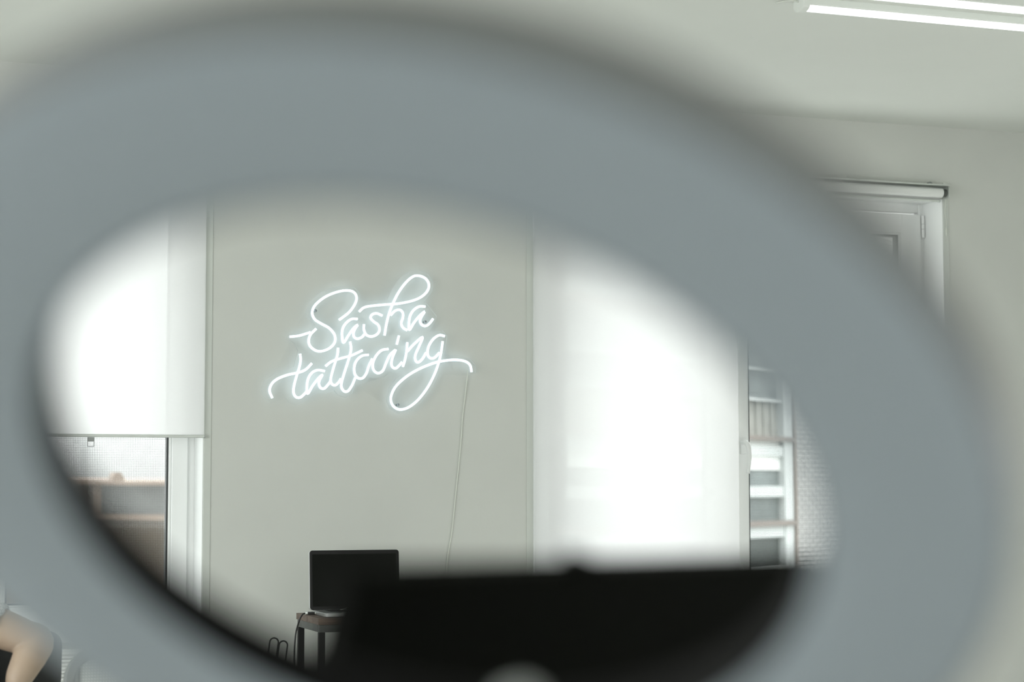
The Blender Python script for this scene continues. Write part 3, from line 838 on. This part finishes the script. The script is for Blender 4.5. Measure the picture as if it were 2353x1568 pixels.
# ================================================================== PERSON AND CHAIRS AT THE LEFT EDGE
class Sk:
    def __init__(self): self.v, self.e, self.r = [], [], []
    def add(self, p, r, frm=None):
        self.v.append(p); self.r.append(r)
        if frm is not None: self.e.append((frm, len(self.v)-1))
        return len(self.v)-1
    def chain(self, pts, frm=None):
        for p, r in pts: frm = self.add(p, r, frm)
        return frm
PX, PY = 0.42, 7.03
S = Sk()
pel = S.add((PX, PY+0.03, 0.565), 0.112)
chest = S.chain([((PX, PY-0.01, 0.66), 0.110), ((PX, PY-0.07, 0.755), 0.118), ((PX+0.005, PY-0.115, 0.825), 0.108)], pel)
S.chain([((PX+0.01, PY-0.150, 0.895), 0.056), ((PX+0.01, PY-0.180, 0.950), 0.052), ((PX+0.01, PY-0.200, 0.985), 0.050)], chest)
FINGERS = []
def arm(S, sh, el, wr, palm, spread, down):
    A, B, W = Vector(sh), Vector(el), Vector(wr)
    a = S.chain([(sh, 0.066), (tuple(A.lerp(B, 0.5)), 0.066), (tuple(A.lerp(B, 0.85)), 0.058), (el, 0.055), (tuple(B.lerp(W, 0.3)), 0.056), (tuple(B.lerp(W, 0.7)), 0.045), (wr, 0.027), (palm, 0.029)], chest)
    P = Vector(palm); sp = Vector(spread).normalized(); dn = Vector(down).normalized()
    # four fingers and a thumb: closed tapering tubes rooted inside the palm
    for k, L in enumerate((0.070, 0.080, 0.075, 0.058)):
        o = P + sp*(0.030*(1.5-k)/1.5) + dn*0.006
        f0 = o + dn*0.024
        FINGERS.append(([o, f0, f0 + dn*L*0.45 + Vector((0,0,0.006)), f0 + dn*L*0.8 + Vector((0,0,-0.004)), f0 + dn*L + Vector((0,0,-0.014))], [0.0115, 0.0108, 0.0100, 0.0088, 0.0062]))
    th = P + sp*0.020
    FINGERS.append(([th, th + sp*0.022 + dn*0.018, th + sp*0.034 + dn*0.044, th + sp*0.036 + dn*0.062], [0.013, 0.0118, 0.0100, 0.0070]))
L_SH, L_EL, L_WR = (0.545, 6.885, 0.812), (0.797, 6.800, 0.712), (0.712, 6.735, 0.560)
R_SH, R_EL, R_WR = (0.300, 6.905, 0.825), (0.100, 6.850, 0.700), (0.180, 6.735, 0.600)
arm(S, L_SH, L_EL, L_WR, (0.660, 6.690, 0.560), (0.6, -0.75, 0.05), (-0.75, -0.60, -0.15))
arm(S, R_SH, R_EL, R_WR, (0.230, 6.690, 0.590), (-0.6, -0.75, 0.05), (0.75, -0.60, -0.15))
LEG = {}
for sgn in (-1, 1):
    LEG[sgn] = [((PX+sgn*0.10, PY-0.05, 0.545), 0.074), ((PX+sgn*0.14, PY-0.22, 0.530), 0.066), ((PX+sgn*0.17, PY-0.42, 0.510), 0.052), ((PX+sgn*0.17, PY-0.43, 0.30), 0.047), ((PX+sgn*0.17, PY-0.41, 0.09), 0.033), ((PX+sgn*0.175, PY-0.45, 0.040), 0.036), ((PX+sgn*0.19, PY-0.57, 0.032), 0.028)]
    S.chain(LEG[sgn], pel)
t = thing('person', (PX, PY, 0), 'person sitting at the left edge, bent bare arm in a white lace-trimmed sleeve', 'person')
HC = Vector((PX+0.01, PY-0.232, 1.040))
def head_point(d, grow=0.0):
    """d: unit vector, -y is the face"""
    p = Vector((d.x*0.076, d.y*0.096, d.z*0.112))
    if d.z < 0:                                                    # jaw narrows to the chin
        p.x *= 1 + 0.32*d.z
        if d.y > 0: p.y *= 1 + 0.25*d.z
    if d.y < 0 and d.z > -0.75: p.y *= 0.94                        # flatter face
    f = max(0.0, -d.y)
    p.y -= 0.020*math.exp(-((d.x/0.13)**2 + ((d.z+0.16)/0.15)**2))*f        # nose
    p.y -= 0.006*math.exp(-((d.z-0.16)/0.08)**2)*f                          # brow
    for sx in (-1, 1): p.y += 0.010*math.exp(-(((d.x-sx*0.36)/0.15)**2 + ((d.z-0.02)/0.09)**2))*f   # eye sockets
    p.y -= 0.006*math.exp(-((d.x/0.28)**2 + ((d.z+0.50)/0.06)**2))*f        # lips
    p.y += 0.009*math.exp(-((d.x/0.28)**2 + ((d.z+0.50)/0.022)**2))*f       # mouth line
    p.y -= 0.008*math.exp(-((d.x/0.30)**2 + ((d.z+0.85)/0.10)**2))*f        # chin
    for sx in (-1, 1):                                                       # ears
        p.x += sx*0.016*math.exp(-(((d.y-0.12)/0.13)**2 + ((d.z+0.05)/0.22)**2)) if d.x*sx > 0.6 else 0
    return HC + p*(1+grow)
def head_mesh(bm, keep=lambda d: True, grow=0.0, nu=64, nv=48):
    grid = {}
    for i in range(nv+1):
        th = math.pi*i/nv
        for j in range(nu):
            ph = 2*math.pi*j/nu
            d = Vector((math.sin(th)*math.cos(ph), math.sin(th)*math.sin(ph), math.cos(th)))
            if i in (0, nv) and j > 0: grid[i, j] = grid[i, 0]; continue
            grid[i, j] = (bm.verts.new(head_point(d, grow)), d)
    for i in range(nv):
        for j in range(nu):
            q = [grid[i, j], grid[i+1, j], grid[i+1, (j+1) % nu], grid[i, (j+1) % nu]]
            if not all(keep(d) for _, d in q): continue
            vs = []
            for v, _ in q:
                if v not in vs: vs.append(v)
            if len(vs) > 2: bm.faces.new(vs)
# torso and limbs: closed tapering tubes with round ends, fused below into one skin
def limb(pts, rr, k=5):
    fm = MB()
    path = smooth_path(pts, k)
    rad = [rr[min(i//k, len(rr)-1)]*(1-(i % k)/k) + rr[min(i//k+1, len(rr)-1)]*((i % k)/k) for i in range(k*(len(pts)-1)+1)]
    fm.tube(path, rad, seg=24)
    for p, r_ in ((path[0], rad[0]), (path[-1], rad[-1])):
        fm.lathe([(r_*math.sin(math.pi*q/10), -r_*math.cos(math.pi*q/10)) for q in range(11)], p, (0.1, 0.2, 1), 20)
    bmesh.ops.remove_doubles(fm.bm, verts=fm.bm.verts, dist=1e-6)
    bmesh.ops.recalc_face_normals(fm.bm, faces=fm.bm.faces)
    for v in fm.bm.verts: v.co -= WORLD[t.name]
    me = bpy.data.meshes.new('limb_shape'); fm.bm.to_mesh(me); fm.bm.free()
    bmb.from_mesh(me); bpy.data.meshes.remove(me)
def limbs_of(S):
    adj = {i: [] for i in range(len(S.v))}
    for i, j in S.e: adj[i].append(j)
    def walk(i, first=None):                      # split the skeleton at its forks; each run becomes one limb
        run = [first, i] if first is not None else [i]
        while len(adj[run[-1]]) == 1: run.append(adj[run[-1]][0])
        if len(run) > 1: limb([S.v[q] for q in run], [S.r[q] if not (q == first and first is not None) else min(S.r[q], S.r[run[1]]*1.15) for q in run])
        for nxt in adj[run[-1]]: walk(nxt, run[-1])
    walk(0)
def garment(name, S, m, parent):
    global bmb
    bmb = bmesh.new(); limbs_of(S)
    me = bpy.data.meshes.new(name); bmb.to_mesh(me); bmb.free()
    me.materials.append(m)
    o = bpy.data.objects.new(name, me); COL.objects.link(o); o.parent = parent
    WORLD[o.name] = WORLD[parent.name].copy()
    r_ = o.modifiers.new('fuse', 'REMESH'); r_.mode = 'VOXEL'; r_.voxel_size = 0.006; r_.use_smooth_shade = True
    s_ = o.modifiers.new('soften', 'SMOOTH'); s_.factor = 0.5; s_.iterations = 6
    return o
bmb = bmesh.new()
limbs_of(S)
hb = bmesh.new(); head_mesh(hb)
for v in hb.verts: v.co -= WORLD[t.name]
hm = bpy.data.meshes.new('head_shape'); hb.to_mesh(hm); hb.free()
bmb.from_mesh(hm); bpy.data.meshes.remove(hm)
for pts, rr in FINGERS:
    fm = MB(); fm.tube(smooth_path(pts, 4), [rr[min(i//4, len(rr)-1)]*(1-(i % 4)/4) + rr[min(i//4+1, len(rr)-1)]*((i % 4)/4) for i in range(4*(len(pts)-1)+1)], seg=12)
    for v in fm.bm.verts: v.co -= WORLD[t.name]
    fmm = bpy.data.meshes.new('finger_shape'); bmesh.ops.recalc_face_normals(fm.bm, faces=fm.bm.faces); fm.bm.to_mesh(fmm); fm.bm.free()
    bmb.from_mesh(fmm); bpy.data.meshes.remove(fmm)
nm_ = bpy.data.meshes.new('body'); bmb.to_mesh(nm_); bmb.free()
nm_.materials.append(M['skin'])
body = bpy.data.objects.new('body', nm_); COL.objects.link(body); body.parent = t
rm = body.modifiers.new('fuse', 'REMESH'); rm.mode = 'VOXEL'; rm.voxel_size = 0.0040; rm.use_smooth_shade = True
sm_ = body.modifiers.new('soften', 'SMOOTH'); sm_.factor = 0.5; sm_.iterations = 5
T = Sk()
p0 = T.add((PX, PY+0.03, 0.580), 0.124)
ch = T.chain([((PX, PY+0.01, 0.62), 0.125), ((PX, PY-0.02, 0.68), 0.122), ((PX, PY-0.07, 0.755), 0.128), ((PX+0.005, PY-0.115, 0.825), 0.118)], p0)
T.chain([((PX+0.01, PY-0.148, 0.885), 0.070)], ch)
for sh_, el_ in ((L_SH, L_EL), (R_SH, R_EL)):
    A, B = Vector(sh_), Vector(el_)
    T.chain([(sh_, 0.079), (tuple(A.lerp(B, 0.22)), 0.078), (tuple(A.lerp(B, 0.36)), 0.077)], ch)
shirt = garment('shirt', T, M['shirt'], t)
for sh_, el_ in ((L_SH, L_EL), (R_SH, R_EL)):
    A, B = Vector(sh_), Vector(el_)
    ax = (B-A).normalized(); c0 = A.lerp(B, 0.46)
    m = MB()
    m.lathe([(0.066, -0.006), (0.076, -0.006), (0.081, 0.004), (0.078, 0.014), (0.073, 0.022), (0.067, 0.014)], c0, ax, 36, closed=True)
    m.bm.verts.ensure_lookup_table()
    for k, v in enumerate(m.bm.verts): v.co += ax*0.004*math.sin(k*1.7)
    m.build('lace_trim', M['lace'], shirt, smooth=True)
Q = Sk()
q0 = Q.add((PX, PY+0.03, 0.568), 0.121)
Q.chain([((PX, PY+0.01, 0.62), 0.118)], q0)
for sgn in (-1, 1):
    Q.chain([(p, r_+0.010) for p, r_ in LEG[sgn][:4]] + [((PX+sgn*0.17, PY-0.41, 0.12), 0.048)], q0)
garment('trousers', Q, M['trousers'], t)
hbm = MB()
def hairy(d): return (d.z > 0.42 - 0.55*max(0.0, d.y+0.35)) and not (d.y < -0.25 and d.z < 0.48) and d.z > -0.75
head_mesh(hbm.bm, hairy, 0.085)
for v in [v for v in hbm.bm.verts if not v.link_faces]: hbm.bm.verts.remove(v)
ho = hbm.build('hair', M['hair'], t, smooth=True)
so = ho.modifiers.new('thick', 'SOLIDIFY'); so.thickness = 0.012; so.offset = -1
for sgn in (-1, 1):
    m = MB(); m.lathe([(0, -0.0105), (0.0075, -0.0075), (0.0105, 0), (0.0075, 0.0075), (0, 0.0105)], (HC.x+sgn*0.030, HC.y-0.0715, HC.z+0.004), (0,1,0), 16); e_ = m.build('eye', M['eye'], t, smooth=True)
    m = MB(); m.lathe([(0, 0), (0.0048, 0.0006), (0.0048, 0.002), (0, 0.002)], (HC.x+sgn*0.030, HC.y-0.0826, HC.z+0.003), (0,1,0), 16); m.build('iris', M['hair'], e_)

m = MB()
head_mesh(m.bm, lambda d: d.y < 0 and (d.x/0.30)**2 + ((d.z+0.50)/0.085)**2 < 1, 0.008, 160, 120)
for v in [v for v in m.bm.verts if not v.link_faces]: m.bm.verts.remove(v)
m.build('lips', M['lips'], t, smooth=True)
CX, CY = 0.60, 7.10
t = thing('office_chair', (CX, CY, 0), 'black office chair behind the bent arm at the left edge', 'chair')
m = MB(); m.prism(rrect(0.20, 0.90, 6.84, 7.26, 0.07), 'z', 0.40, 0.448); m.build('seat', M['chairblack'], t, bevel=0.016, bseg=3)
m = MB(); m.prism(rrect(0.28, 0.935, 0.50, 0.715, 0.05), 'y', 7.22, 7.275); m.build('backrest', M['chairblack'], t, bevel=0.015, bseg=3)
m = MB(); m.tube(smooth_path([(CX, 7.10, 0.385), (CX, 7.25, 0.375), (CX, 7.30, 0.44), (CX, 7.30, 0.58), (CX, 7.27, 0.60)], 5), 0.016, seg=12); m.build('back_support', M['blackmetal'], t, smooth=True)
m = MB(); m.tube([(CX, CY, 0.40), (CX, CY, 0.08)], 0.028, seg=20); m.build('gas_column', M['blackmetal'], t, smooth=True)
for k in range(5):
    a = math.radians(20+72*k); e_ = Vector((CX+0.27*math.cos(a), CY+0.27*math.sin(a), 0.07))
    m = MB(); m.tube([(CX, CY, 0.10), e_], [0.022, 0.014], seg=12); st = m.build('star_arm', M['blackmetal'], t, smooth=True)
    m = MB(); m.lathe([(0, -0.012), (0.026, -0.012), (0.03, -0.006), (0.03, 0.006), (0.026, 0.012), (0, 0.012)], e_ - Vector((0,0,0.04)), (-math.sin(a), math.cos(a), 0), 20); m.build('caster', M['cord'], st)

t = thing('mesh_chair', (1.05, 6.18, 0), 'grey chair with a rounded mesh back in front of the white radiator', 'chair')
ox, oy = 0.826, 6.345
m = MB()
out = rrect(ox, ox+0.44, 0.44, 0.725, 0.10, 8); inn = rrect(ox+0.034, ox+0.406, 0.474, 0.691, 0.07, 8)
vo0 = [m.bm.verts.new((x, oy-0.012, z)) for x, z in out]; vi0 = [m.bm.verts.new((x, oy-0.012, z)) for x, z in inn]
vo1 = [m.bm.verts.new((x, oy+0.012, z)) for x, z in out]; vi1 = [m.bm.verts.new((x, oy+0.012, z)) for x, z in inn]
n = len(out)
for i in range(n):
    j = (i+1) % n
    for q in ((vo0[i], vo0[j], vi0[j], vi0[i]), (vo1[j], vo1[i], vi1[i], vi1[j]), (vo0[j], vo0[i], vo1[i], vo1[j]), (vi0[i], vi0[j], vi1[j], vi1[i])): m.bm.faces.new(q)
m.build('back_frame', M['chairgrey'], t, bevel=0.006)
m = MB(); m.bm.faces.new([m.bm.verts.new((x, oy, z)) for x, z in inn]); m.build('mesh_panel', M['chairmesh'], t)
m = MB(); m.prism(rrect(ox, ox+0.44, oy-0.42, oy-0.02, 0.08), 'z', 0.42, 0.465); m.build('seat', M['chairgrey'], t, bevel=0.012)
for x in (ox+0.04, ox+0.40):
    m = MB(); m.tube([(x, oy, 0.70), (x, oy+0.002, 0.44), (x, oy+0.03, 0.0)], 0.011, seg=12); m.build('leg', M['chairgrey'], t, smooth=True)
    m = MB(); m.tube([(x, oy-0.38, 0.43), (x, oy-0.40, 0.0)], 0.011, seg=12); m.build('leg', M['chairgrey'], t, smooth=True)

# ================================================================== OUTSIDE
GZ = -9.0
struct(MB().box(-60, 90, 9.6, 120, GZ-0.2, GZ).build('ground', M['ext_ground']))
def part_local(m, name, mt, root, bevel=0.0):
    o = m.build(name, mt, None, bevel=bevel, origin=(0,0,0))
    o.parent = root; o.location = (0,0,0)
    return o
# brick house with glazed balconies behind the right window
t = thing('apartment_house', (15.158, 27.931, 0), 'white brick apartment house with glazed balconies behind the right window', 'building')
t.rotation_euler = (0, 0, math.atan2(0.5864, 0.81))
part_local(MB().box(-0.587, 14, 0, 0.5, GZ, 9), 'brick_wall', M['brick'], t)
part_local(MB().box(-7, -0.587, 0.35, 0.6, GZ, 9), 'balcony_back_wall', M['ext_brown'], t)
part_local(MB().box(-0.655, -0.60, -0.09, -0.03, GZ, 9), 'drainpipe', M['ext_pipe'], t)
part_local(MB().box(-0.99, -0.69, -0.06, 0.35, GZ, 9), 'balcony_post', M['ext_white'], t)
def level(z0, rows):
    for kind, a, bq in rows:
        z_0, z_1 = z0+a, z0+bq
        if kind == 'bar': part_local(MB().box(-7, -0.985, -0.04, 0.10, z_0, z_1), 'balcony_rail', M['ext_white'], t)
        elif kind == 'ledge': part_local(MB().box(-7, -0.68, -0.10, 0.35, z_0, z_1), 'balcony_ledge', M['ext_ledge'], t)
        elif kind == 'pale': part_local(MB().box(-7, -0.985, 0.02, 0.06, z_0, z_1), 'pale_panel', M['radiator'], t)
        elif kind == 'beige':
            m = MB()
            m.box(-7, -0.985, 0.05, 0.09, z_0, z_1)
            for k in range(24): m.box(-7+k*0.25, -7+k*0.25+0.09, 0.03, 0.05, z_0, z_1)
            part_local(m, 'ribbed_panel', M['ext_panel'], t)
        elif kind == 'dark': part_local(MB().box(-7, -0.985, 0.05, 0.07, z_0, z_1), 'balcony_pane', M['ext_dark'], t)
        else: part_local(MB().box(-7, -0.985, 0.05, 0.07, z_0, z_1), 'balcony_pane', M['ext_pane'], t)
level(0, [('pane', 3.0, 3.6), ('bar', 2.95, 3.0), ('pane', 2.53, 2.95), ('bar', 2.48, 2.53), ('beige', 1.95, 2.48), ('ledge', 1.88, 1.95),
          ('pale', 1.80, 1.88), ('bar', 1.65, 1.80), ('pale', 1.44, 1.65), ('pane', 1.19, 1.44), ('bar', 1.03, 1.19), ('pane', 0.67, 1.03), ('ledge', 0.59, 0.67),
          ('bar', 0.42, 0.59), ('dark', -0.04, 0.42), ('bar', -0.10, -0.04), ('pane', -0.6, -0.10), ('bar', -0.75, -0.6), ('ledge', -0.82, -0.75), ('beige', -9.0, -0.82), ('ledge', 3.6, 3.7), ('bar', 3.7, 3.9), ('pane', 3.9, 4.6), ('bar', 4.6, 4.7), ('beige', 4.7, 9.0)])
# brown house behind the left window
t = thing('brown_house', (6.5, 35, GZ), 'brown house with a grey metal band under its roof edge behind the left window', 'building')
MB().box(3.0, 10, 34.2, 40, GZ, 0.60).build('wall', M['ext_brown'], t)
MB().box(2.98, 10, 34.05, 40, 0.60, 0.70).build('ledge', M['ext_roof'], t)
MB().box(5.0, 10, 34.15, 40, 0.70, 1.20).build('metal_band', M['ext_grey'], t)
MB().box(4.86, 5.0, 34.1, 40, 0.70, 1.24).build('corner_post', M['ext_roof'], t)
MB().box(3.0, 4.86, 34.4, 40, 0.70, 1.26).build('upper_wall', M['ext_brown'], t)
MB().prism([(33.95, 1.20), (33.95, 1.27), (37, 1.33), (40, 1.27), (40, 1.20)], 'x', 2.9, 10.1).build('roof', M['ext_roof'], t)
m = MB(); m.prism([(5.20, 1.22), (5.46, 1.22), (5.43, 1.34), (5.38, 1.42), (5.28, 1.42), (5.24, 1.34)], 'y', 34.3, 34.8); m.build('chimney', M['ext_roof'], t)
